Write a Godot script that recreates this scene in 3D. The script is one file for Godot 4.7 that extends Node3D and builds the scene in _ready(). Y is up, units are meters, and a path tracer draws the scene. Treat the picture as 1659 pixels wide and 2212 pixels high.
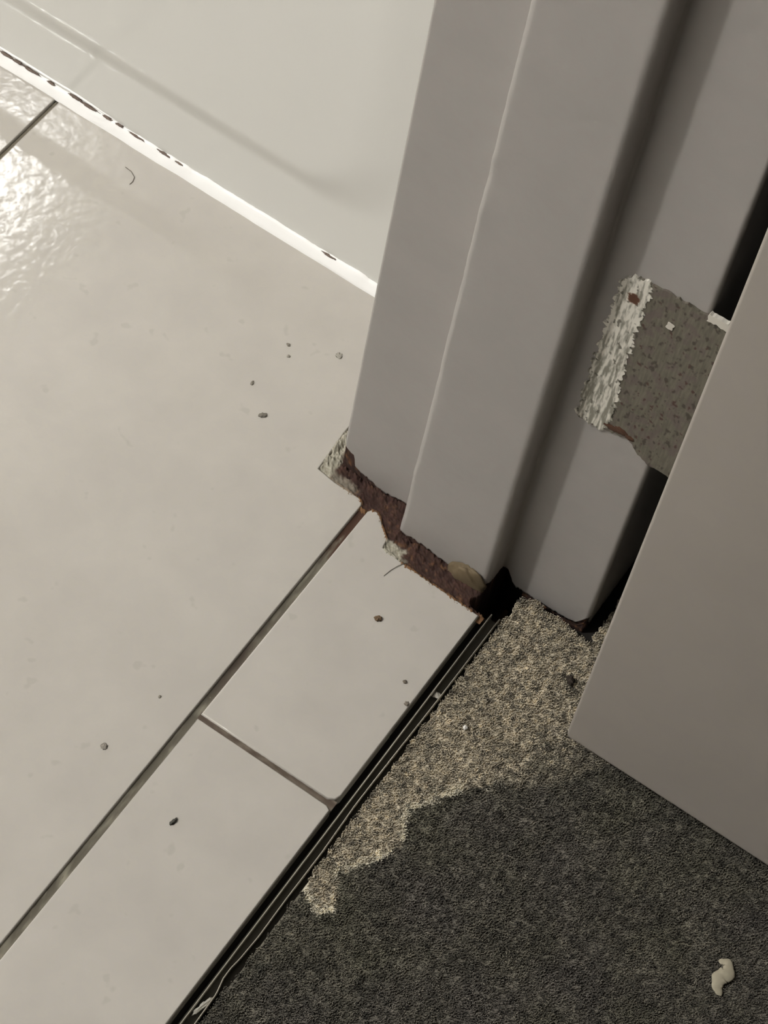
extends Node3D
# The foot of a painted steel door frame between a tiled bathroom and a carpeted room.
# Lengths in the builders are millimetres (factor MM); x runs from the bathroom to the
# carpeted room, z runs towards the near side of the doorway, y is up, tile tops are y = 0.

const MM := 0.001
var M := {}
var noise := FastNoiseLite.new()
var rng := RandomNumberGenerator.new()

func _ready():
	# ---- camera
	var cam := Camera3D.new()
	cam.name = "camera"
	cam.transform = Transform3D(Basis(
		Vector3(0.82509417, 0.1207177, -0.55194822),
		Vector3(-0.52810381, 0.51199707, -0.67746983),
		Vector3(0.20081328, 0.85046237, 0.48619728)).orthonormalized(), Vector3(0, 1.0, 0))
	cam.fov = 23.0462
	cam.near = 0.02
	add_child(cam)
	cam.current = true
	# ---- environment: a closed room at night, no daylight
	var we := WorldEnvironment.new()
	we.name = "world"
	var env := Environment.new()
	env.background_mode = Environment.BG_COLOR
	env.background_color = Color(0.01, 0.01, 0.015)
	env.tonemap_mode = Environment.TONE_MAPPER_LINEAR
	env.tonemap_exposure = 1.0
	env.sdfgi_enabled = true
	env.ssao_enabled = true
	env.ssil_enabled = true
	we.environment = env
	add_child(we)

	noise.seed = 7
	noise.noise_type = FastNoiseLite.TYPE_SIMPLEX_SMOOTH
	noise.frequency = 1.0
	noise.fractal_type = FastNoiseLite.FRACTAL_FBM
	noise.fractal_octaves = 3
	rng.seed = 11
	make_materials()

	# ---- lamps (each builder sets its own light)
	ceiling_lamp(Vector3(-1.658, 2.4, 0.62), 0.13, 3.75, Color(1.0, 0.995, 0.985), "round frosted ceiling lamp over the middle of the bathroom")
	ceiling_lamp(Vector3(-1.663, 2.4, -2.08), 0.028, 0.026, Color(1.0, 0.99, 0.97), "small recessed lamp in the ceiling beyond the bathtub")

	# ---- setting
	build_room()
	build_floor()
	build_carpet()
	build_frame()
	build_door()
	# ---- things
	build_tub()
	build_strip()
	build_bits()

# ------------------------------------------------------------------ helpers
func v(x: float, y: float, z: float) -> Vector3:
	return Vector3(x, y, z) * MM

func nz(x: float, y: float, z: float = 0.0) -> float:
	return noise.get_noise_3d(x, y, z)

func lin(r: int, g: int, b: int) -> Color:
	return Color8(r, g, b).srgb_to_linear()

func root_at(called: String, at := Vector3.ZERO) -> Node3D:
	var o := Node3D.new()
	o.name = called
	o.position = at
	add_child(o, true)
	return o

func tag(o: Node, label: String, category := "", group := "", kind := ""):
	o.set_meta("label", label)
	if category: o.set_meta("category", category)
	if group: o.set_meta("group", group)
	if kind: o.set_meta("kind", kind)
	return o

func put(called: String, mesh: Mesh, mat: Material, parent: Node = self) -> MeshInstance3D:
	var o := MeshInstance3D.new()
	o.name = called
	o.mesh = mesh
	o.material_override = mat
	o.cast_shadow = GeometryInstance3D.SHADOW_CASTING_SETTING_ON
	parent.add_child(o, true)
	return o

# rows run top to bottom and each row left to right, seen from the front
func sheet(rows: Array, cols: Array = [], uvs: Array = []) -> ArrayMesh:
	var st := SurfaceTool.new()
	st.begin(Mesh.PRIMITIVE_TRIANGLES)
	var n: int = rows[0].size()
	for i in rows.size():
		for j in n:
			if cols: st.set_color(cols[i][j])
			if uvs: st.set_uv(uvs[i][j])
			st.add_vertex(rows[i][j])
	for i in rows.size() - 1:
		for j in n - 1:
			var a := i * n + j
			var b := a + 1
			var c := a + n + 1
			var d := a + n
			for k in [a, b, c, a, c, d]: st.add_index(k)
	st.generate_normals()
	return st.commit()

func box_into(st: SurfaceTool, a: Vector3, b: Vector3):
	var faces = [
		[Vector3(0, 1, 0), [0, 1, 0], [1, 1, 0], [1, 1, 1], [0, 1, 1]],
		[Vector3(0, -1, 0), [0, 0, 1], [1, 0, 1], [1, 0, 0], [0, 0, 0]],
		[Vector3(0, 0, 1), [0, 1, 1], [1, 1, 1], [1, 0, 1], [0, 0, 1]],
		[Vector3(0, 0, -1), [1, 1, 0], [0, 1, 0], [0, 0, 0], [1, 0, 0]],
		[Vector3(1, 0, 0), [1, 1, 1], [1, 1, 0], [1, 0, 0], [1, 0, 1]],
		[Vector3(-1, 0, 0), [0, 1, 0], [0, 1, 1], [0, 0, 1], [0, 0, 0]]]
	for f in faces:
		var p := []
		for k in range(1, 5):
			p.append(Vector3(lerpf(a.x, b.x, f[k][0]), lerpf(a.y, b.y, f[k][1]), lerpf(a.z, b.z, f[k][2])))
		for k in [0, 1, 2, 0, 2, 3]:
			st.set_normal(f[0])
			st.add_vertex(p[k])

func box_mesh(a: Vector3, b: Vector3) -> ArrayMesh:
	var st := SurfaceTool.new()
	st.begin(Mesh.PRIMITIVE_TRIANGLES)
	box_into(st, a, b)
	return st.commit()

# a plate cut to an outline in plan, top edges rounded by r; outline (x, z) in mm
func plate(outline: Array, top: float, thick: float, r: float) -> ArrayMesh:
	var p := outline.duplicate()
	var area := 0.0
	for i in p.size():
		var q: Vector2 = p[(i + 1) % p.size()]
		area += p[i].x * q.y - q.x * p[i].y
	if area < 0: p.reverse()
	var n := p.size()
	var m := []
	for i in n:
		var e1: Vector2 = (p[i] - p[(i + n - 1) % n]).normalized()
		var e2: Vector2 = (p[(i + 1) % n] - p[i]).normalized()
		var n1 := Vector2(e1.y, -e1.x)
		var n2 := Vector2(e2.y, -e2.x)
		m.append((n1 + n2) / maxf(0.35, 1.0 + n1.dot(n2)))
	var rings := [[r, 0.0, 0.0], [r * 0.3, -r * 0.3, 0.7], [0.0, -r, 1.0], [0.0, -thick, 1.0]]
	var st := SurfaceTool.new()
	st.begin(Mesh.PRIMITIVE_TRIANGLES)
	var flat := PackedVector2Array()
	for i in n: flat.append(p[i] - m[i] * r)
	var tri := Geometry2D.triangulate_polygon(flat)
	for t in range(0, tri.size(), 3):
		var a := flat[tri[t]]
		var b := flat[tri[t + 1]]
		var c := flat[tri[t + 2]]
		var list := [a, b, c] if (b - a).cross(c - a) > 0 else [a, c, b]
		for q in list:
			st.set_normal(Vector3.UP)
			st.add_vertex(v(q.x, top, q.y))
	for k in 3:
		for i in n:
			var j := (i + 1) % n
			for s in [[k, j], [k, i], [k + 1, i], [k, j], [k + 1, i], [k + 1, j]]:
				var g = rings[s[0]]
				var q: Vector2 = p[s[1]] - m[s[1]] * g[0]
				var d: Vector2 = m[s[1]].normalized()
				st.set_normal(Vector3(d.x * g[2], 1.0 - g[2] * 0.99, d.y * g[2]).normalized())
				st.add_vertex(v(q.x, top + g[1], q.y))
	return st.commit()

# an uneven pebble of the given half sizes (mm)
func lump(half: Vector3, sd: float, rough := 0.35, seg := 14) -> ArrayMesh:
	var rows := []
	for i in seg + 1:
		var row := []
		var th := PI * i / seg
		for j in seg * 2 + 1:
			var ph := -TAU * (j % (seg * 2)) / (seg * 2)
			var d := Vector3(sin(th) * cos(ph), cos(th), sin(th) * sin(ph))
			var k := 1.0 + rough * nz(d.x * 1.4 + sd, d.y * 1.4 - sd, d.z * 1.4)
			row.append(v(d.x * half.x * k, d.y * half.y * k, d.z * half.z * k))
		rows.append(row)
	return sheet(rows)

func tube(path: Array, r: float, sides := 6) -> ArrayMesh:
	var rows := []
	for i in path.size():
		var t: Vector3 = (path[mini(i + 1, path.size() - 1)] - path[maxi(i - 1, 0)]).normalized()
		var s := t.cross(Vector3.UP if absf(t.y) < 0.9 else Vector3.RIGHT).normalized()
		var u := s.cross(t)
		var row := []
		for k in sides + 1:
			var a := TAU * (k % sides) / sides
			row.append((path[i] + (s * cos(a) + u * sin(a)) * r) * MM)
		rows.append(row)
	return sheet(rows)

func along(table: Array, x: float) -> float:          # piecewise linear, table of [x, y]
	if x <= table[0][0]: return table[0][1]
	for i in table.size() - 1:
		if x <= table[i + 1][0]:
			return lerpf(table[i][1], table[i + 1][1], (x - table[i][0]) / maxf(1e-6, table[i + 1][0] - table[i][0]))
	return table[-1][1]

# ------------------------------------------------------------------ materials
func mat(c: Color, rough := 0.6, metal := 0.0) -> StandardMaterial3D:
	var m := StandardMaterial3D.new()
	m.albedo_color = c
	m.roughness = rough
	m.metallic = metal
	return m

func tinted(rough := 0.9) -> StandardMaterial3D:      # colour from the vertices
	var m := mat(Color.WHITE, rough)
	m.vertex_color_use_as_albedo = true
	return m

func noise_image(size: int, freq: float, octaves: int, sd: int) -> Image:
	var f := FastNoiseLite.new()
	f.seed = sd
	f.noise_type = FastNoiseLite.TYPE_SIMPLEX_SMOOTH
	f.frequency = freq
	f.fractal_octaves = octaves
	return f.get_seamless_image(size, size)

func mottle(size: int, a: Color, b: Color, freq: float, sd: int, c := Color(0, 0, 0, 0), cut := 0.8) -> ImageTexture:
	var n1 := noise_image(size, freq, 4, sd)
	var n2 := noise_image(size, freq * 3.1, 3, sd + 5)
	var im := Image.create(size, size, false, Image.FORMAT_RGB8)
	for y in size:
		for x in size:
			var col := a.lerp(b, clampf(n1.get_pixel(x, y).r * 0.75 + n2.get_pixel(x, y).r * 0.25, 0, 1))
			if c.a > 0.0:
				col = col.lerp(c, c.a * smoothstep(cut, cut + 0.1, n2.get_pixel(x, y).r))
			im.set_pixel(x, y, col)
	im.generate_mipmaps()
	return ImageTexture.create_from_image(im)

func bumps(size: int, freq: float, sd: int, strength: float) -> ImageTexture:
	var im := noise_image(size, freq, 3, sd)
	im.bump_map_to_normal_map(strength)
	im.generate_mipmaps()
	return ImageTexture.create_from_image(im)

func worldwide(m: StandardMaterial3D, metres: float):
	m.uv1_triplanar = true
	m.uv1_world_triplanar = true
	m.uv1_scale = Vector3.ONE / metres
	return m

func make_materials():
	var t := mat(Color.WHITE, 0.06)
	t.albedo_texture = mottle(512, Color8(181, 176, 168), Color8(191, 186, 177), 0.012, 3, Color(0.63, 0.61, 0.57, 0.28), 0.82)
	t.normal_enabled = true
	t.normal_texture = bumps(512, 0.07, 21, 2.0)
	t.normal_scale = 0.055
	M.tile = worldwide(t, 0.32)
	var g := mat(Color8(112, 106, 92), 0.95)
	M.grout = g
	var p := mat(Color.WHITE, 0.42)
	p.albedo_texture = mottle(512, Color8(156, 152, 147), Color8(162, 157, 152), 0.01, 8)
	p.normal_enabled = true
	p.normal_texture = bumps(512, 0.05, 31, 1.0)
	p.normal_scale = 0.25
	M.paint = worldwide(p, 0.25)
	var d := mat(Color.WHITE, 0.5)
	d.albedo_texture = mottle(512, Color8(154, 147, 139), Color8(160, 153, 144), 0.01, 18)
	M.door = worldwide(d, 0.4)
	var e := mat(Color8(222, 221, 215), 0.13)
	M.enamel = e
	M.caulk = mat(Color8(250, 249, 246), 0.45)
	M.mould = mat(Color8(112, 98, 88), 0.9)
	M.rust = tinted(0.95)
	M.pile = tinted(0.95)
	M.backing = mat(Color8(34, 33, 28), 1.0)
	M.trim = mat(Color8(200, 196, 186), 0.25, 1.0)
	M.channel = mat(Color8(60, 57, 50), 0.5, 0.6)
	M.dark = mat(Color8(30, 26, 22), 1.0)
	M.wall = mat(Color8(224, 222, 219), 0.8)
	M.wall_dim = mat(Color8(206, 205, 203), 0.85)
	M.ceiling = mat(Color8(232, 231, 229), 0.9)
	M.blob = mat(Color8(101, 87, 64), 0.8)
	M.white_paint = mat(Color8(205, 200, 188), 0.6)
	M.chrome = mat(Color8(150, 147, 138), 0.35, 1.0)

# ------------------------------------------------------------------ lamps
func ceiling_lamp(at: Vector3, r: float, energy: float, c: Color, label: String):
	var o := root_at("ceiling_lamp", at)
	tag(o, label, "lamp")
	var ring := CylinderMesh.new()
	ring.top_radius = r * 1.15
	ring.bottom_radius = r * 1.1
	ring.height = 0.02
	var b := put("base", ring, M.ceiling, o)
	b.position.y = -0.01
	var dome := SphereMesh.new()
	dome.radius = r
	dome.height = r * 0.9
	var m := mat(Color8(240, 236, 226), 0.4)
	m.emission_enabled = true
	m.emission = c
	m.emission_energy_multiplier = 3.0
	var s := put("shade", dome, m, o)
	s.position.y = -0.02
	var l := OmniLight3D.new()
	l.name = "light"
	l.position.y = -0.03 - r * 0.6
	l.light_color = c
	l.light_energy = energy
	l.light_size = r * 0.5
	l.omni_range = 12.0
	l.omni_attenuation = 2.0
	l.shadow_enabled = true
	o.add_child(l)

# ------------------------------------------------------------------ room shell
func wall(called: String, a: Vector3, b: Vector3, m: Material, label: String):
	return tag(put(called, box_mesh(a, b), m), label, "wall", "", "structure")

func build_room():
	wall("wall_partition", Vector3(-0.252, -0.05, -2.6), Vector3(-0.14, 2.4, -0.6), M.wall, "white partition wall behind the hinge side of the door frame")
	wall("wall_partition_near", Vector3(-0.252, -0.05, 0.205), Vector3(-0.14, 2.4, 2.6), M.wall, "white partition wall on the latch side of the doorway")
	wall("wall_over_door", Vector3(-0.252, 2.06, -0.6), Vector3(-0.14, 2.4, 0.205), M.wall, "white wall above the doorway")
	wall("wall_bathroom_far", Vector3(-2.6, -0.05, -2.7), Vector3(2.7, 2.4, -2.6), M.wall, "white wall beyond the bathtub")
	wall("wall_bathroom_side", Vector3(-2.7, -0.05, -2.7), Vector3(-2.6, 2.4, 2.7), M.wall, "white bathroom wall opposite the doorway")
	wall("wall_near", Vector3(-2.6, -0.05, 2.6), Vector3(2.7, 2.4, 2.7), M.wall_dim, "pale grey wall at the near end of both rooms")
	wall("wall_carpet_side", Vector3(2.6, -0.05, -2.6), Vector3(2.7, 2.4, 2.6), M.wall_dim, "pale grey wall across the carpeted room")
	tag(put("ceiling", box_mesh(Vector3(-2.7, 2.4, -2.7), Vector3(2.7, 2.5, 2.7)), M.ceiling), "plain white ceiling over both rooms", "ceiling", "", "structure")

# ------------------------------------------------------------------ tiles, grout, subfloor
func build_floor():
	var o := root_at("floor")
	tag(o, "floor of large glossy white tiles with dark grout joints", "floor", "", "structure")
	# subfloor leaves a rotted hole at the foot of the frame's stop
	var st := SurfaceTool.new()
	st.begin(Mesh.PRIMITIVE_TRIANGLES)
	box_into(st, v(-2600, -60, -2600), v(-181, -8, 2600))
	box_into(st, v(-181, -60, -558), v(-174, -8, 2600))
	box_into(st, v(-181, -60, -2600), v(-174, -8, -592))
	box_into(st, v(-174, -60, -558), v(-159, -9, 2600))
	box_into(st, v(-174, -60, -2600), v(-159, -9, -590))
	box_into(st, v(-159, -60, -2600), v(2600, -12, 2600))
	box_into(st, v(-185, -62, -600), v(-150, -52, -550))
	put("subfloor", st.commit(), M.dark, o)
	put("grout_bed", box_mesh(v(-2600, -8, -2600), v(-242.7, -1.6, 2600)), M.grout, o)
	put("grout_bed", box_mesh(v(-242.7, -8, -551), v(-171.2, -1.6, 2600)), M.grout, o)
	var V := func(x, y): return Vector2(x, y)
	var notched := [V.call(-503.7, -690), V.call(-277, -690), V.call(-275.4, -596.7), V.call(-273.7, -572.7), V.call(-263.6, -571.3),
		V.call(-249.6, -571.3), V.call(-247.2, -570.2), V.call(-246.3, -568), V.call(-246.3, -90), V.call(-503.7, -90)]
	put("tile", plate(notched, 0, 7, 1.0), M.tile, o)
	var strip := [V.call(-242.7, -434.9), V.call(-242.7, -567.3), V.call(-241.3, -569.5), V.call(-238.5, -570), V.call(-236, -568.6), V.call(-232.5, -565.3), V.call(-228.5, -562.2),
		V.call(-226.4, -560.4), V.call(-225.6, -555.6), V.call(-214, -554.4), V.call(-192.9, -553.7), V.call(-170.4, -552.9), V.call(-170.4, -439.6), V.call(-171.6, -436.4), V.call(-174.6, -434.9)]
	put("tile", plate(strip, 0, 7, 0.9), M.tile, o)
	put("tile", plate([V.call(-242.7, -432.4), V.call(-173, -432.4), V.call(-170.4, -431), V.call(-170.4, 190), V.call(-242.7, 190)], 0, 7, 0.9), M.tile, o)
	for c in 8:
		var x1 := -505.7 - c * 259.4
		for k in 5:
			var z0 := -690.0 + k * 602.2 - (0.0 if k < 5 else 0.0)
			put("tile", plate([V.call(x1 - 257.4, z0), V.call(x1, z0), V.call(x1, z0 + 600), V.call(x1 - 257.4, z0 + 600)], 0, 7, 1.0), M.tile, o)
	for k in range(1, 5):
		var z0 := -690.0 + k * 602.2
		put("tile", plate([V.call(-503.7, z0), V.call(-246.3, z0), V.call(-246.3, z0 + 600), V.call(-503.7, z0 + 600)], 0, 7, 1.0), M.tile, o)
	# the near joint, dirty, rust-stained where it meets the frame
	var rows := []
	var cols := []
	for i in 190:
		var z := -572.0 + i * 1.5
		var row := []
		var cr := []
		for j in 9:
			var x := -247.0 + j * 0.62
			var n := nz(x * 0.25, z * 0.06, 3.0)
			row.append(v(x, -1.15 - 0.35 * sin(PI * j / 8.0) + 0.25 * nz(x * 0.9, z * 0.5), z))
			var rust := smoothstep(-530.0, -545.0, z + n * 16.0)
			var grey := lin(92, 87, 76).lerp(lin(134, 129, 114), clampf(n * 1.5 + 0.2, 0, 1))
			grey = grey.lerp(lin(70, 61, 52), smoothstep(0.0, 0.5, nz(z * 0.012, 4.0, x * 0.02)))
			cr.append(grey.lerp(lin(70, 47, 36), rust))
		rows.append(row)
		cols.append(cr)
	put("grout_joint", sheet(rows, cols), M.rust, o)
	rows = []
	cols = []
	for i in 9:
		var z := -436.2 + i * 0.65
		var row := []
		var cr := []
		for j in 60:
			var x := -243.0 + j * 1.235
			var n := nz(x * 0.1, z * 0.3, 9.0)
			row.append(v(x, -0.75 - 0.25 * sin(PI * i / 8.0) + 0.3 * nz(x * 0.5, z * 0.8), z))
			cr.append(lin(84, 73, 63).lerp(lin(112, 102, 90), clampf(n * 1.5 + 0.35, 0, 1)))
		rows.append(row)
		cols.append(cr)
	put("grout_joint", sheet(rows, cols), M.rust, o)
	rust_crust(o)

# dirt, mortar and flaked rust that fills the gap between the cut tiles and the frame
func rust_crust(o: Node3D):
	var edge := [[-276.0, -572.9], [-263.6, -571.3], [-249.6, -571.3], [-247.0, -570], [-246.0, -567], [-243.0, -567], [-241.5, -569.6], [-238.5, -570.1], [-236, -568.6], [-232.5, -565.3],
		[-226.4, -560.4], [-225.6, -555.6], [-214, -554.4], [-192.9, -553.7], [-170.4, -552.9]]
	var rows := []
	var cols := []
	for i in 84:
		var z := -600.0 + i * 0.6
		var row := []
		var cr := []
		for j in 184:
			var x := -278.0 + j * 0.6
			var ez := along(edge, x)
			var d := ez - z                                      # how far behind the cut edge
			if x < -268: d = minf(d, x - lerpf(-275.2, -273.7, clampf((z + 597) / 24.0, 0, 1)))
			if x > -172.5: d = minf(d, -170.2 - x)
			var face := -580.0 if x < -225 else -566.0
			var e := z - face                                    # how far in front of the frame
			var n := nz(x * 0.22, z * 0.22, 1.0)
			var f := nz(x * 0.9, z * 0.9, 2.0)
			var y := -0.9 + n * 0.8 + f * 0.6
			y = lerpf(-2.4, y, smoothstep(-1.2, 0.5, d + n * 1.4))
			y += 3.0 * exp(-maxf(e, 0.0) / 2.2) * (0.45 + n * 0.5 + f * 0.5)
			# flakes creeping over the tile's edge
			y = lerpf(y, 0.28, smoothstep(-1.7, -0.6, d + f * 2.6 + n * 1.2) * smoothstep(0.8, 0.0, d)) if x > -262.0 and x < -174.0 else y
			if x > -184: y = lerpf(y, -48.0, smoothstep(-177.0, -174.6, x + n * 2.5) * smoothstep(-554.5, -557.0, z + f * 1.5))
			row.append(v(x, y, z))
			# what it is made of: pale mortar at the outer corners, rust elsewhere
			var rust := lin(50, 33, 28).lerp(lin(74, 50, 40), clampf(0.3 + f * 0.5 + n * 1.0, 0, 1))
			rust = rust.lerp(lin(108, 76, 50), smoothstep(0.25, 0.6, nz(x * 0.22, z * 0.22, 8.0)) * 0.7)
			rust = rust.lerp(lin(132, 98, 64), smoothstep(0.7, -0.3, d + f) * 0.7)
			var mortar := lin(138, 133, 116).lerp(lin(176, 171, 156), clampf(0.5 + f * 1.2, 0, 1))
			var w1 := smoothstep(-265.5, -269.5, x + n * 3.0)
			var w2 := smoothstep(-213.0, -217.0, x + n * 4.0) * smoothstep(-561.8, -559.5, z + n * 1.5) * smoothstep(-227.5, -226.0, x)
			var w3 := smoothstep(-577.0, -574.0, z + n * 2.0) * smoothstep(-250.0, -256.0, x) * 0.45
			cr.append(rust.lerp(mortar, clampf(w1 + w2 + w3, 0, 1)))
		rows.append(row)
		cols.append(cr)
	put("rusty_filler", sheet(rows, cols), M.rust, o)

# ------------------------------------------------------------------ carpet
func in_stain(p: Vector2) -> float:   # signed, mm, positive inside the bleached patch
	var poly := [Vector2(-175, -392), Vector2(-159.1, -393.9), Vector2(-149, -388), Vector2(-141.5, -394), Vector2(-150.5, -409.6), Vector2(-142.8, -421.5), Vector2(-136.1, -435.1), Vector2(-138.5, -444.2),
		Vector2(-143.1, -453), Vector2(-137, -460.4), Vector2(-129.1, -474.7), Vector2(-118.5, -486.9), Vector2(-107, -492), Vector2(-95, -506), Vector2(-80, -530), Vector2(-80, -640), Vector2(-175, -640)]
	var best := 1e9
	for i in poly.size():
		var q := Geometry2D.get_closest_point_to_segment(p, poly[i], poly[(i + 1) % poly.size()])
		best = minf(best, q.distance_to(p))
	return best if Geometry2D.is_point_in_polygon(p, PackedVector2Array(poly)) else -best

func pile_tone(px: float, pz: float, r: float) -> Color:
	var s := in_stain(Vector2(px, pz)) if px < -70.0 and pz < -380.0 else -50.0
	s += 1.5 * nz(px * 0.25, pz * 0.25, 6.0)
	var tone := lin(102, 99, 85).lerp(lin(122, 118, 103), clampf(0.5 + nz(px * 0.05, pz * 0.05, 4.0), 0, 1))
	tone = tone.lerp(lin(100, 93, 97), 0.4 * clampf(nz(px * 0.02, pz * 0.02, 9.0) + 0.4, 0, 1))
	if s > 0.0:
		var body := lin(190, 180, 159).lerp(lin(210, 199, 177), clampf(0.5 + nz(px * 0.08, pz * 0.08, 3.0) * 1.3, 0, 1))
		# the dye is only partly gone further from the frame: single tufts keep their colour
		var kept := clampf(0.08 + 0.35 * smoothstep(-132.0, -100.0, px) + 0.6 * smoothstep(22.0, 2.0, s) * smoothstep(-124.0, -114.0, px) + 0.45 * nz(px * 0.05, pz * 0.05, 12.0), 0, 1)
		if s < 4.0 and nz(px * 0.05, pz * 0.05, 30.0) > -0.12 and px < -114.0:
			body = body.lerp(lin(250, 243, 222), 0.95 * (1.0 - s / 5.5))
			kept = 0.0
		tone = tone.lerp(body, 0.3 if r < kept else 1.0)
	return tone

func build_carpet():
	var o := root_at("carpet")
	tag(o, "short dark grey carpet with a pale bleached patch beside the metal strip", "carpet", "", "stuff")
	put("backing", box_mesh(v(-158.5, -12, -571), v(2600, -4.2, 2600)), M.backing, o)
	put("backing", box_mesh(v(-120, -12, -2600), v(2600, -4.2, -571)), M.backing, o)
	# one tuft: seven bent fibres
	var st := SurfaceTool.new()
	st.begin(Mesh.PRIMITIVE_TRIANGLES)
	var base_count := 0
	for k in 7:
		var a := TAU * k / 6.0 + rng.randf() * 0.5
		var foot := Vector3(cos(a), 0, sin(a)) * (0.62 if k < 6 else 0.0)
		var tip := foot + Vector3(cos(a) * 0.4 + rng.randf_range(-0.3, 0.3), 3.0 + rng.randf_range(-0.5, 0.4), sin(a) * 0.4 + rng.randf_range(-0.3, 0.3))
		var mid := foot.lerp(tip, 0.6) + Vector3(rng.randf_range(-0.15, 0.15), 0.2, rng.randf_range(-0.15, 0.15))
		var pts := [foot, mid, tip]
		var rad := [0.34, 0.38, 0.26]
		for i in 3:
			for s in 4:
				var b := TAU * s / 4.0
				st.add_vertex((pts[i] + Vector3(cos(b), 0, sin(b)) * rad[i]) * MM)
		for i in 2:
			for s in 4:
				var s2 := (s + 1) % 4
				var lo := base_count + i * 4
				for q in [lo + 4 + s2, lo + 4 + s, lo + s, lo + 4 + s2, lo + s, lo + s2]: st.add_index(q)
		for q in [8, 10, 9, 8, 11, 10]: st.add_index(base_count + q)
		base_count += 12
	st.generate_normals()
	var tuft := st.commit()
	# matted underside of the pile
	var mat_rows := []
	var mat_cols := []
	for i in 352:
		var row := []
		var cr := []
		for j in 246:
			var x := -159.4 + j * 2.0
			var z := -641.0 + i * 2.0
			if z < -572.0: x = maxf(x, -121.0)
			row.append(v(x, -2.25 + 0.5 * nz(x * 0.6, z * 0.6, 15.0), z))
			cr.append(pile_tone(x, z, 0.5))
		mat_rows.append(row)
		mat_cols.append(cr)
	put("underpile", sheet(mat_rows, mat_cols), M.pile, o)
	var places := []
	var tones := []
	var z := -640.0
	var step := 1.5
	while z < 60.0:
		var x := -159.6
		while x < 330.0:
			var px := x + rng.randf_range(-0.6, 0.6)
			var pz := z + rng.randf_range(-0.6, 0.6)
			x += step
			var ragged := -160.6 + 1.3 * nz(pz * 0.12, 5.0) + (1.6 if pz > -400.0 and pz < -340.0 else 0.0)
			if px < ragged: continue
			var back := -575.5 + 2.0 * nz(px * 0.09, 2.0) + (1.2 if px > -150.0 else 0.0)
			if pz < back and px < -122.0: continue
			if Vector2(px + 165, pz + 564).length() < 6.0: continue
			var b := Basis(Vector3.UP, rng.randf() * TAU) * Basis(Vector3.RIGHT, rng.randf_range(-0.25, 0.25))
			var hgt := rng.randf_range(0.8, 1.15) * (1.0 + 0.05 * sin(px * 0.9 + 1.5 * nz(px * 0.02, pz * 0.02)))
			places.append(Transform3D(b.scaled(Vector3(1, hgt, 1)), v(px, -4.3, pz)))
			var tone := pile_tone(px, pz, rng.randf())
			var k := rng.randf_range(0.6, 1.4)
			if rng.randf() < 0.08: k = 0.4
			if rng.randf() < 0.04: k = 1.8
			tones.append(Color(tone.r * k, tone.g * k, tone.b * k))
		z += step
	var mm := MultiMesh.new()
	mm.transform_format = MultiMesh.TRANSFORM_3D
	mm.use_colors = true
	mm.mesh = tuft
	mm.instance_count = places.size()
	for i in places.size():
		mm.set_instance_transform(i, places[i])
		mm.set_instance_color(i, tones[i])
	var mi := MultiMeshInstance3D.new()
	mi.name = "pile"
	mi.multimesh = mm
	mi.material_override = M.pile
	mi.set_meta("kind", "stuff")
	o.add_child(mi, true)
	# beyond the modelled tufts the pile is plain
	var far := mat(Color8(80, 76, 68), 1.0)
	put("outer_pile", box_mesh(v(331, -4.2, -2600), v(2600, -1.5, 2600)), far, o)
	put("outer_pile", box_mesh(v(-158.5, -4.2, 61), v(331, -1.5, 2600)), far, o)
	put("outer_pile", box_mesh(v(-120, -4.2, -2600), v(331, -1.5, -641)), far, o)

# ------------------------------------------------------------------ metal strip between tile and carpet
func build_strip():
	var o := root_at("transition_strip", v(-164, -8, -200))
	tag(o, "narrow metal transition strip with two shiny lips between tile and carpet", "trim strip")
	var off := v(164, 8, 200)
	var straight := [[-557.0, -166.2], [200.0, -165.4]]
	var wavy := [[-557.0, -161.9], [-506.0, -162.1], [-459.0, -162.9], [-440, -163.1], [-413, -162.2], [-386, -162.3], [-365, -162.0], [-352, -162.6], [-346.5, -163.3], [-341, -163.2], [-334, -161.6], [-318.0, -161.2], [200.0, -161.2]]
	for lip in [straight, wavy]:
		var rows := []
		var pr := [[-0.42, -6.0], [-0.42, -0.5], [-0.3, -0.12], [0.0, 0.0], [0.3, -0.12], [0.42, -0.5], [0.42, -6.0]]
		for q in pr:
			var row := []
			for i in 380:
				var z := -557.0 + i * 2.0
				row.append(v(along(lip, z) + q[0], -0.1 + q[1] + 0.08 * nz(z * 0.06, along(lip, z)), z) + off)
			rows.append(row)
		rows.reverse()
		var piece := put("lip", sheet(rows), M.trim, o)
		if lip == wavy: piece.set_meta("label", "bent lip on the carpet side")
	put("channel", box_mesh(v(-167.6, -8, -557) + off, v(-160, -5.2, 200) + off), M.channel, o)

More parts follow.
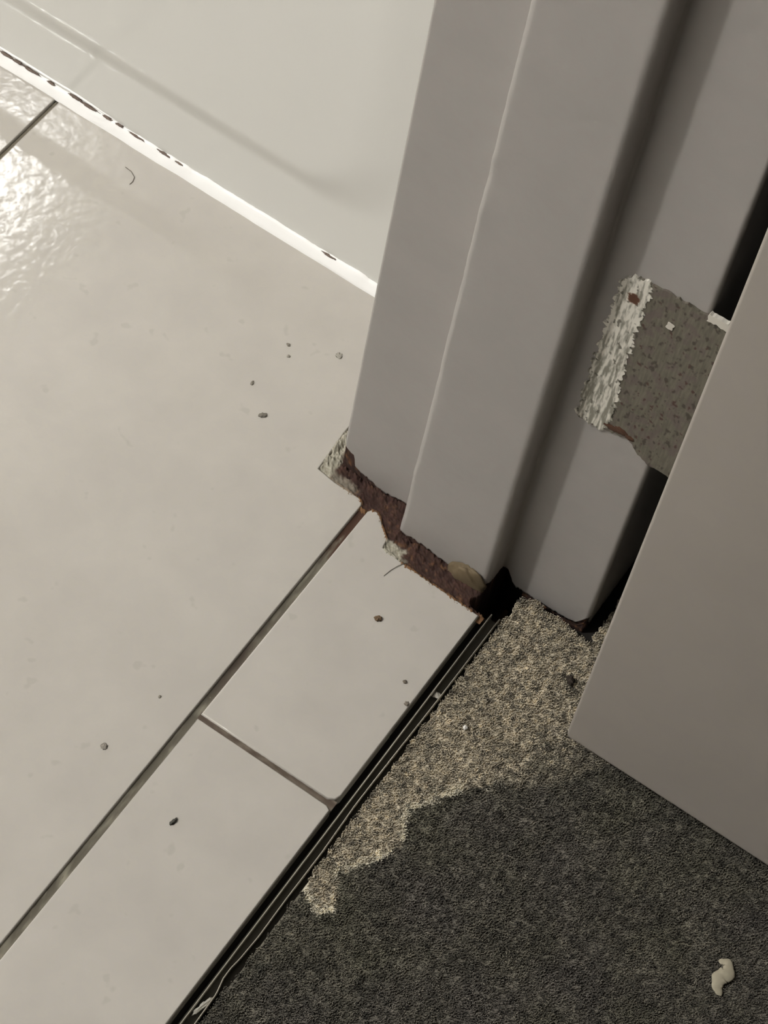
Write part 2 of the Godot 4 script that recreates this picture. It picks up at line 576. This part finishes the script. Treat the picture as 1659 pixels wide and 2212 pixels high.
# ------------------------------------------------------------------ steel door frame
func frame_line() -> Array:     # [x, z] along the profile, seen from the opening, left to right
	var c := [[-252, -634, 1.0], [-267, -634, 2.0], [-267, -580, 1.6], [-225, -580, 1.5], [-225, -566, 3.0], [-175, -566, 4.2], [-175, -580, 2.0], [-128, -580, 2.2], [-128, -634, 2.0], [-140, -634, 1.0]]
	var pts := [Vector2(c[0][0], c[0][1])]
	for i in range(1, c.size() - 1):
		var a := Vector2(c[i - 1][0], c[i - 1][1])
		var b := Vector2(c[i][0], c[i][1])
		var d := Vector2(c[i + 1][0], c[i + 1][1])
		var r: float = c[i][2]
		var u := (a - b).normalized()
		var w := (d - b).normalized()
		var p0 := b + u * r
		var p1 := b + w * r
		var last: Vector2 = pts[-1]
		var count := int(ceilf(last.distance_to(p0) / 0.9))
		for k in range(1, count + 1): pts.append(last.lerp(p0, float(k) / count))
		var centre := b + (u + w) * r
		for k in range(1, 9):
			var t := PI / 2 * k / 8.0
			pts.append(centre - w * r * cos(t) - u * r * sin(t))
	pts.append(Vector2(c[-1][0], c[-1][1]))
	return pts

func paint_foot(p: Vector2) -> float:      # height where the paint has rusted away
	var n := 1.3 * nz(p.x * 0.4, p.y * 0.4, 20.0) + 1.1 * nz(p.x * 1.1, p.y * 1.1, 24.0)
	if p.x < -266 and p.y < -582: return along([[-634, -2.0], [-600, 2.0], [-590, 9.0], [-582, 23.0]], p.y) + n
	if p.x < -226: return along([[-267, 24], [-265.6, 18], [-260.7, 14.7], [-258.8, 6.8], [-252.7, 4.4], [-245.6, 1.6], [-241.5, 1.0], [-236.5, 2.2], [-231.4, 3.0]], p.x) + n
	if p.x < -178: return along([[-225, 2.6], [-218.3, 3.4], [-213.2, 3.8], [-206.6, 3.0], [-202.4, 1.6], [-197, 1.0], [-187.5, 0.2], [-179.7, 1.0]], p.x) + n
	if p.x < -165: return along([[-178, 1.2], [-175.0, 4.0], [-171.3, 1.5], [-168.6, -5.0], [-165, -7.5]], p.x) + n
	if p.y > -583: return along([[-165, -6.5], [-156.2, -7.0], [-142.3, -7.5], [-136, -6.0], [-132.5, -4.0], [-130.4, 1.5], [-128.0, 4.5]], p.x) + n
	return -3.0 + n

func build_frame():
	var o := root_at("door_frame", v(-197, 0, -600))
	tag(o, "grey painted steel door frame with a rusted foot and a worn hinge", "door frame", "", "structure")
	var off := v(197, 0, 600)
	var line := frame_line()
	var cut := 0
	for j in line.size():
		if line[j].x > -128.01 and line[j].y < -581.5:
			cut = j
			break
	var levels := []
	var y := 440.0
	for h in [2060.0, 1500.0, 1000.0, 600.0]: levels.append(h)
	while y > 32.0:
		levels.append(y)
		y -= 4.0
	for part_of in [["jamb", 0, cut], ["casing_edge", cut, line.size() - 1]]:
		var rows := []
		for i in levels.size() + 6:
			var row := []
			for j in range(part_of[1], part_of[2] + 1):
				var p: Vector2 = line[j]
				var foot := paint_foot(p)
				var yy: float = levels[i] if i < levels.size() else lerpf(32.0, foot, [0.2, 0.55, 0.85, 0.97, 1.0, 1.0][i - levels.size()])
				var q := p
				var near_corner := clampf(1.0 - p.distance_to(Vector2(-225, -566)) / 5.0, 0, 1)
				if near_corner > 0 and yy < 450:
					q += Vector2(-0.5, 0.55) * near_corner * 1.5 * (nz(yy * 0.018, 3.0) + 0.5 * nz(yy * 0.07, 8.0))
				if i == levels.size() + 5: q += inward(line, j) * 0.9
				row.append(v(q.x, yy, q.y) + off)
			rows.append(row)
		put(part_of[0], sheet(rows), M.paint, o)
	# bare rusted steel under the lost paint, open at the rotted corner
	var runs := [[], []]
	for j in line.size():
		var p: Vector2 = line[j]
		if p.y < -628: continue
		if p.x < -178.5: runs[0].append(j)
		elif p.x > -163.0: runs[1].append(j)
	for run in runs:
		var rows := []
		var cols := []
		for i in 22:
			var row := []
			var cr := []
			for j in run:
				var p: Vector2 = line[j]
				var foot := paint_foot(p)
				var yy := lerpf(foot + 4.0, -13.0, i / 21.0)
				var n := nz(p.x * 0.5, yy * 0.5, p.y * 0.5)
				var q: Vector2 = p + inward(line, j) * (0.75 - 0.6 * n)
				row.append(v(q.x, yy, q.y) + off)
				var c := lin(48, 32, 27).lerp(lin(74, 50, 39), clampf(0.35 + n * 1.2, 0, 1))
				c = c.lerp(lin(124, 86, 54), smoothstep(0.25, 0.5, nz(p.x * 0.2, yy * 0.3, 40.0)) * 0.7)
				cr.append(c)
			rows.append(row)
			cols.append(cr)
		put("rusted_foot", sheet(rows, cols), M.rust, o)
	var blob := put("dried_sealant", lump(Vector3(9.5, 9.5, 3.0), 5.0, 0.3), M.blob, o)
	blob.position = v(-186.0, 1.6, -565.4) + off
	# the other jamb and the head, out of the picture
	var far_line := []
	for p in line: far_line.append(Vector2(p.x, -386.0 - p.y))
	far_line.reverse()
	var rows2 := []
	for h in [2060.0, -8.0]:
		var row := []
		for p in far_line: row.append(v(-395.0 - p.x, h, p.y) + off)
		rows2.append(row)
	put("latch_jamb", sheet(rows2), M.paint, o)
	put("head", box_mesh(v(-267, 2030, -634) + off, v(-128, 2080, 250) + off), M.paint, o)
	build_hinge(o, off)

func inward(line: Array, j: int) -> Vector2:
	var t: Vector2 = (line[mini(j + 1, line.size() - 1)] - line[maxi(j - 1, 0)]).normalized()
	return Vector2(t.y, -t.x)

# a flat plate standing in the plane of the frame's rabbet: outline (x, y), from z back to z front
func upright(outline: Array, z0: float, z1: float, off: Vector3) -> ArrayMesh:
	var mesh := plate_upright(outline, z0, z1, off)
	return mesh

func plate_upright(outline: Array, z0: float, z1: float, off: Vector3) -> ArrayMesh:
	var st := SurfaceTool.new()
	st.begin(Mesh.PRIMITIVE_TRIANGLES)
	var p := PackedVector2Array(outline)
	var area := 0.0
	for i in p.size():
		var q := p[(i + 1) % p.size()]
		area += p[i].x * q.y - q.x * p[i].y
	if area > 0: p.reverse()                     # clockwise with y up
	var tri := Geometry2D.triangulate_polygon(p)
	for t in range(0, tri.size(), 3):
		var a := p[tri[t]]
		var b := p[tri[t + 1]]
		var c := p[tri[t + 2]]
		var list := [a, b, c] if (b - a).cross(c - a) < 0 else [a, c, b]
		for q in list:
			st.set_normal(Vector3(0, 0, 1))
			st.set_uv(Vector2((q.x + 170.0) / 60.0, (250.0 - q.y) / 120.0))
			st.add_vertex(v(q.x, q.y, z1) + off)
	for i in p.size():
		var a := p[i]
		var b := p[(i + 1) % p.size()]
		var e := (b - a).normalized()
		for s in [[b, z0], [b, z1], [a, z1], [b, z0], [a, z1], [a, z0]]:
			st.set_normal(Vector3(-e.y, e.x, 0))
			st.set_uv(Vector2((s[0].x + 170.0) / 60.0, (250.0 - s[0].y) / 120.0))
			st.add_vertex(v(s[0].x, s[0].y, s[1]) + off)
	return st.commit()

func ragged(pts: Array, step: float, amount: float, sd: float) -> Array:
	var out := []
	for i in pts.size():
		var a: Vector2 = pts[i]
		var b: Vector2 = pts[(i + 1) % pts.size()]
		var n := maxi(1, int(a.distance_to(b) / step))
		var e := (b - a).normalized()
		for k in n:
			var q := a.lerp(b, float(k) / n)
			out.append(q + Vector2(-e.y, e.x) * amount * nz(q.x * 0.45 + sd, q.y * 0.45))
	return out

func build_hinge(o: Node3D, off: Vector3):
	var h := Node3D.new()
	h.name = "hinge"
	h.set_meta("label", "worn steel hinge leaf with rust specks and smeared paint")
	o.add_child(h, true)
	var outline := [Vector2(-164.6, 142.4), Vector2(-164.6, 236.5), Vector2(-162, 242), Vector2(-158, 243.6), Vector2(-148, 245.2), Vector2(-135, 245.2), Vector2(-122, 246.2), Vector2(-110, 246.4),
		Vector2(-110, 138.8), Vector2(-130, 138.8), Vector2(-135.6, 142.2), Vector2(-140.5, 147.4), Vector2(-146.7, 145.4), Vector2(-156, 142.8)]
	# steel: dull grey, drawn grain, pits and rust
	var w := 192
	var hh := 384
	var im := Image.create(w, hh, false, Image.FORMAT_RGB8)
	var pm := Image.create(w, hh, false, Image.FORMAT_RGB8)
	for py in hh:
		for px in w:
			var gx := px * 60.0 / w
			var gy := py * 120.0 / hh
			var streak := nz(gx * 0.8, gy * 0.09, 50.0)
			var blot := nz(gx * 0.12, gy * 0.12, 51.0)
			var pit := nz(gx * 0.3, gy * 0.17, 52.0)
			var c := Color8(102, 98, 86).lerp(Color8(122, 117, 104), clampf(0.5 + streak + blot * 0.4, 0, 1))
			c = c.lerp(Color8(104, 92, 89), clampf(blot * 1.5, 0, 0.6))
			c = c.lerp(Color8(70, 66, 56), smoothstep(0.24, 0.5, pit) * 0.85)
			c = c.lerp(Color8(80, 60, 53), smoothstep(0.4, 0.6, nz(gx * 0.27, gy * 0.18, 53.0)))
			im.set_pixel(px, py, c)
			var s2 := nz(gx * 0.5, gy * 0.07, 60.0) + 0.3 * nz(gx * 1.2, gy * 0.25, 61.0)
			var d := Color8(224, 220, 208).lerp(Color8(138, 135, 122), smoothstep(-0.28, 0.42, s2 + 0.28 * smoothstep(25.0, 95.0, gy) - 0.12))
			d = d.lerp(Color8(88, 84, 74), smoothstep(0.38, 0.55, nz(gx * 0.3, gy * 0.16, 62.0)) * 0.8)
			var hole := Vector2(gx - 11.6, (gy - 18.4) * 0.85).length() + 0.9 * nz(gx * 0.6, gy * 0.6, 63.0)
			d = d.lerp(Color8(88, 56, 38), 1.0 - smoothstep(2.0, 3.0, hole))
			pm.set_pixel(px, py, d)
	im.generate_mipmaps()
	pm.generate_mipmaps()
	var steel := mat(Color.WHITE, 0.62, 0.25)
	steel.albedo_texture = ImageTexture.create_from_image(im)
	put("leaf", plate_upright(ragged(outline, 1.2, 1.5, 3.0), -580.6, -579.0, off), steel, h)
	var smear := mat(Color.WHITE, 0.7)
	smear.albedo_texture = ImageTexture.create_from_image(pm)
	var strip := [Vector2(-165.2, 142.8), Vector2(-165.2, 236.5), Vector2(-162.4, 242.4), Vector2(-158, 244.4), Vector2(-153.4, 244), Vector2(-152.8, 226), Vector2(-152.4, 184), Vector2(-150.5, 172), Vector2(-150.4, 150), Vector2(-152, 143.6)]
	put("paint_smear", plate_upright(ragged(strip, 0.8, 3.0, 9.0), -580.6, -578.7, off), smear, h)
	put("paint_chip", plate_upright(ragged([Vector2(-128.5, 243.4), Vector2(-128, 247.4), Vector2(-117, 248.6), Vector2(-117, 244.6)], 1.0, 1.2, 14.0), -580.6, -578.5, off), M.white_paint, h)
	put("paint_chip", plate_upright(ragged([Vector2(-142.4, 226.6), Vector2(-142.2, 229.8), Vector2(-139.6, 229.8), Vector2(-139.8, 226.4)], 0.6, 1.0, 17.0), -580.6, -578.6, off), M.white_paint, h)
	var patches := [[-149.0, 148.2, 4.2, 1.5], [-144.6, 149.6, 3.4, 1.8], [-140.5, 148.6, 2.2, 1.2]]
	for q in patches:
		var r := put("rust_patch", lump(Vector3(q[2], q[3], 0.5), q[0], 0.5), mat(Color8(76, 50, 34), 0.95), h)
		r.position = v(q[0], q[1], -579.0) + off
	put("door_leaf", box_mesh(v(-106.4, 142, -572) + off, v(-104.9, 243, -541) + off), M.chrome, h)
	for k in 3:
		var cyl := CylinderMesh.new()
		cyl.top_radius = 0.0055
		cyl.bottom_radius = 0.0055
		cyl.height = 0.033
		var kn := put("knuckle", cyl, M.chrome, h)
		kn.position = v(-106.5, 158.5 + k * 34.0, -572) + off

# ------------------------------------------------------------------ door, standing open
func build_door():
	var o := root_at("door_1", v(-105.1, 10.5, -538))
	tag(o, "pale grey door standing open at right angles, its bottom corner above the carpet", "door", "", "structure")
	o.rotation.z = deg_to_rad(0.48)
	var r := 1.6
	var t := 19.0
	var outline := []
	for c in [[r, -t + r, PI], [760 - r, -t + r, -PI / 2], [760 - r, t - r, 0.0], [r, t - r, PI / 2]]:
		for k in 5:
			var a: float = c[2] + PI / 2 * k / 4.0
			outline.append(Vector2(c[0] + cos(a) * r, c[1] + sin(a) * r))
	var rows := []
	var ys := [2030.0, 2030.0, 2029.5, 2028.4, 1000.0, 300.0, 60.0, 5.0, 3.4, 2.2, 1.3, 0.5, 0.1, 0.0, 0.0]
	var ins := [10.0, 1.6, 0.5, 0.0, 0.0, 0.0, 0.0, 0.0, 0.0, 0.0, 0.1, 0.5, 1.0, 1.6, 10.0]
	for i in ys.size():
		var row := []
		var y: float = ys[i]
		var inset: float = ins[i]
		var corner := 5.0 - sqrt(maxf(0.0, 25.0 - pow(5.0 - minf(y, 5.0), 2.0))) if i > 6 else 0.0
		for k in outline.size() + 1:
			var q: Vector2 = outline[k % outline.size()]
			row.append(v(clampf(q.x, maxf(inset, corner), 760 - inset), y, clampf(q.y, -t + inset, t - inset)))
		row.reverse()
		rows.append(row)
	put("slab", sheet(rows), M.door, o)

# ------------------------------------------------------------------ bathtub
func panel_lift(x: float, y: float) -> float:   # mm the raised panel stands out of the apron
	var cx := clampf(x, -1700.0, -362.0)
	var cy := clampf(y, 100.0, 420.0)
	var d := Vector2(x - cx, y - cy)
	var w := 9.0 + 12.0 * clampf(d.x / maxf(d.length(), 0.001), 0, 1)
	return 3.3 * (1.0 - smoothstep(49.0 - w, 49.0 + w, d.length()))

func build_tub():
	var o := root_at("bathtub", v(-1030, 0, -1060))
	tag(o, "glossy white bathtub with a raised panel on its apron", "bathtub")
	var off := v(1030, 0, 1060)
	var xs := []
	var x := -1790.0
	while x < -262.0:
		xs.append(x)
		x += 14.0 if x < -580.0 else 2.5
	xs.append(-262.0)
	var rows := []
	var ys := [480.0, 478.5, 474.0, 440.0, 400.0, 360.0, 300.0, 240.0, 200.0]
	var y := 170.0
	while y > 1.0:
		ys.append(y)
		y -= 2.0
	ys.append(0.5)
	for yy in ys:
		var row := []
		for xx in xs: row.append(v(xx, yy, -676.0 + panel_lift(xx, yy) - (6.0 if yy == 480.0 else (1.6 if yy == 478.5 else 0.0))) + off)
		rows.append(row)
	put("apron", sheet(rows), M.enamel, o)
	var hull := CSGBox3D.new()
	hull.name = "basin"
	hull.size = v(1527, 478, 760)
	hull.position = v(-1026, 241, -1063) + off
	hull.material = M.enamel
	var hollow := CSGBox3D.new()
	hollow.name = "hollow"
	hollow.operation = CSGShape3D.OPERATION_SUBTRACTION
	hollow.size = v(1390, 420, 620)
	hollow.position = v(0, 90, 0)
	hollow.material = M.enamel
	hull.add_child(hollow)
	o.add_child(hull)
	# bead of sealant along the foot of the apron, split and dirty along its upper edge
	rows = []
	var prof := [[-676.6, 5.4], [-675.6, 5.3], [-674.6, 4.6], [-673.4, 3.2], [-672.3, 1.6], [-671.5, 0.4], [-671.3, -0.4]]
	for q in prof:
		var row := []
		for i in 760:
			var bx := -1780.0 + i * 2.0
			var up := clampf((q[1] - 1.0) / 3.0, 0, 1)
			row.append(v(bx, q[1] + up * (0.9 * nz(bx * 0.06, 1.0) + 0.5 * nz(bx * 0.25, 2.0)), q[0] + 0.5 * nz(bx * 0.03, q[1] * 0.2, 7.0)) + off)
		rows.append(row)
	put("sealant_bead", sheet(rows), M.caulk, o)
	var path := []
	for i in 50:
		var bx := -620.0 + i * 3.2
		path.append(Vector3(bx, 7.4 + 0.4 * nz(bx * 0.12, 3.0) - 1.6 * smoothstep(-500.0, -470.0, bx), -675.9 - 0.8 * smoothstep(-490.0, -465.0, bx)))
	for i in path.size(): path[i] += off / MM
	var lip := put("sealant_bead", tube(path, 0.75), M.caulk, o)
	lip.set_meta("label", "thin upper ridge of split sealant")
	var spots := [[-543.0, -536.4, 6.2, 0.7], [-534.8, -529.8, 6.0, 0.6], [-528.4, -519.8, 6.0, 0.6], [-513.0, -509.4, 5.8, 0.45], [-498.8, -492.8, 6.2, 0.8], [-491.2, -482.0, 5.6, 0.75], [-477.8, -473.4, 5.8, 0.5],
		[-469.7, -466.0, 5.8, 0.4], [-461.0, -453.0, 5.4, 0.35], [-443.3, -436.0, 5.2, 0.5], [-433.0, -428.0, 5.2, 0.4], [-342.0, -336.0, 5.3, 0.35]]
	for s in spots:
		var half: float = (s[1] - s[0]) / 2.0
		var mo := put("mould_spot", lump(Vector3(half * 1.15, s[3] * 0.62, 0.8), s[0], 0.9), M.mould, o)
		mo.position = v(s[0] + half, s[2] - 0.3, -675.1) + off

# ------------------------------------------------------------------ small dirt
func bit(called: String, at: Vector3, half: Vector3, c: Color, label: String, category: String, group := ""):
	var o := put(called, lump(half, at.x * 0.37 + at.z, 0.8, 10), mat(c, 0.9))
	o.position = v(at.x, at.y + half.y * 0.6, at.z)
	o.rotation.y = at.x
	tag(o, label, category, group)

func build_bits():
	var g := "dirt crumbs on the white floor tiles"
	bit("dirt_crumb", Vector3(-206.6, 0, -522.7), Vector3(1.7, 0.9, 1.3), Color8(112, 92, 70), "brown crumb on the small tile below the rusted frame foot", "crumb", g)
	bit("dirt_crumb", Vector3(-221.7, 0, -385.8), Vector3(2.0, 0.7, 0.9), Color8(74, 72, 66), "dark elongated crumb on the tile below the cross joint", "crumb", g)
	bit("dirt_crumb", Vector3(-267.0, 0, -396.4), Vector3(1.5, 0.35, 1.4), Color8(140, 134, 124), "round grey crumb on the large tile left of the long joint", "crumb", g)
	bit("dirt_crumb", Vector3(-311.8, 0, -580.4), Vector3(1.2, 0.6, 1.9), Color8(120, 115, 104), "grey pointed crumb, the biggest on the tile left of the frame", "crumb", g)
	bit("dirt_crumb", Vector3(-326.5, 0, -592.3), Vector3(0.8, 0.4, 1.2), Color8(136, 130, 118), "small grey crumb just beyond the pointed crumb", "crumb", g)
	bit("dirt_crumb", Vector3(-325.7, 0, -621.5), Vector3(0.8, 0.4, 1.0), Color8(136, 130, 118), "small grey crumb nearest the bathtub of two together", "crumb", g)
	bit("dirt_crumb", Vector3(-321.8, 0, -616.0), Vector3(0.8, 0.3, 0.8), Color8(150, 145, 134), "faint crumb right beside another on the large tile", "crumb", g)
	bit("dirt_crumb", Vector3(-302.8, 0, -631.7), Vector3(1.6, 0.3, 1.5), Color8(158, 154, 143), "pale roundish crumb close to the frame's left edge", "crumb", g)
	bit("dirt_crumb", Vector3(-178.9, 0, -503.3), Vector3(0.9, 0.4, 0.8), Color8(104, 96, 84), "tiny crumb on the small tile near the metal strip", "crumb", g)
	bit("dirt_crumb", Vector3(-172.2, 0, -494.5), Vector3(1.1, 0.5, 1.0), Color8(120, 112, 100), "crumb at the tile edge touching the metal strip's dark gap", "crumb", g)
	bit("dirt_crumb", Vector3(-262.2, 0, -430.6), Vector3(0.7, 0.3, 0.6), Color8(140, 134, 122), "tiny crumb left of where the two joints meet", "crumb", g)
	bit("carpet_crumb", Vector3(-118.9, -0.2, -550.0), Vector3(1.8, 1.2, 2.4), Color8(44, 36, 28), "dark brown crumb on the carpet beside the door edge", "crumb")
	bit("carpet_crumb", Vector3(-144.6, -0.6, -500.7), Vector3(1.0, 0.8, 1.0), Color8(225, 222, 214), "bright white grain on the bleached carpet patch", "crumb")
	bit("lint", Vector3(-164.3, -3.6, -508.0), Vector3(1.4, 1.0, 1.8), Color8(170, 166, 156), "small grey lint caught between the strip's lips", "lint")
	bit("lint", Vector3(-163.6, -2.6, -326.5), Vector3(0.9, 0.9, 5.0), Color8(176, 172, 162), "pale sliver added in the strip for the bright bend of a lip", "lint")  # added pale sliver, stands for the glint where the metal lip bends
	# dried drop of paint on the carpet
	var path := [Vector3(3.6, -1.2, -474.0), Vector3(7.4, -0.9, -475.2), Vector3(9.6, -0.8, -471.6), Vector3(8.2, -0.8, -467.2), Vector3(9.4, -0.9, -463.2), Vector3(12.6, -1.2, -461.0)]
	var curve := Curve3D.new()
	for i in path.size():
		var t: Vector3 = (path[mini(i + 1, path.size() - 1)] - path[maxi(i - 1, 0)]) / 6.0
		curve.add_point(path[i] - path[2], -t, t)
	var rows := []
	for i in 31:
		var s := i / 30.0
		var c := curve.sample_baked(s * curve.get_baked_length())
		var c2 := curve.sample_baked(minf(s + 0.02, 1.0) * curve.get_baked_length() + (0.0 if s < 0.98 else 0.0))
		var dir := (c2 - c).normalized() if s < 0.98 else Vector3(0.8, 0, 0.6)
		var side := dir.cross(Vector3.UP).normalized()
		var r := (3.1 * sqrt(maxf(0.0, sin(PI * clampf(s, 0.0, 1.0)))) + 0.05) * (1.0 + 0.5 * nz(s * 6.0, 70.0))
		var row := []
		for k in 13:
			var a := TAU * (k % 12) / 12.0
			row.append((c + side * cos(a) * r + Vector3.UP * sin(a) * r * 0.32) * MM)
		rows.append(row)
	var drop := put("paint_drop", sheet(rows), mat(Color8(160, 153, 133), 0.85))
	drop.position = v(path[2].x, path[2].y + 0.4, path[2].z)
	tag(drop, "curved pale drop of dried paint on the dark carpet", "paint drop")
	var hair := put("hair", tube([Vector3(-4, 0, -3), Vector3(0, 0.1, -2.6), Vector3(3.4, 0.2, -0.6), Vector3(4.4, 0.1, 2), Vector3(4.2, 0, 4.4)], 0.18), mat(Color8(96, 88, 76), 0.6))
	hair.position = v(-448, 0.2, -656)
	tag(hair, "short curled hair on the tile in front of the bathtub", "hair")
	var hair2 := put("hair", tube([Vector3(-1.6, 0, 6), Vector3(-0.8, 0.2, 2), Vector3(0.6, 0.3, -2), Vector3(2.6, 0.1, -6)], 0.16), mat(Color8(110, 104, 96), 0.6))
	hair2.position = v(-215.4, 0.2, -549)
	tag(hair2, "thin straight hair beside the rusted notch in the small tile", "hair")
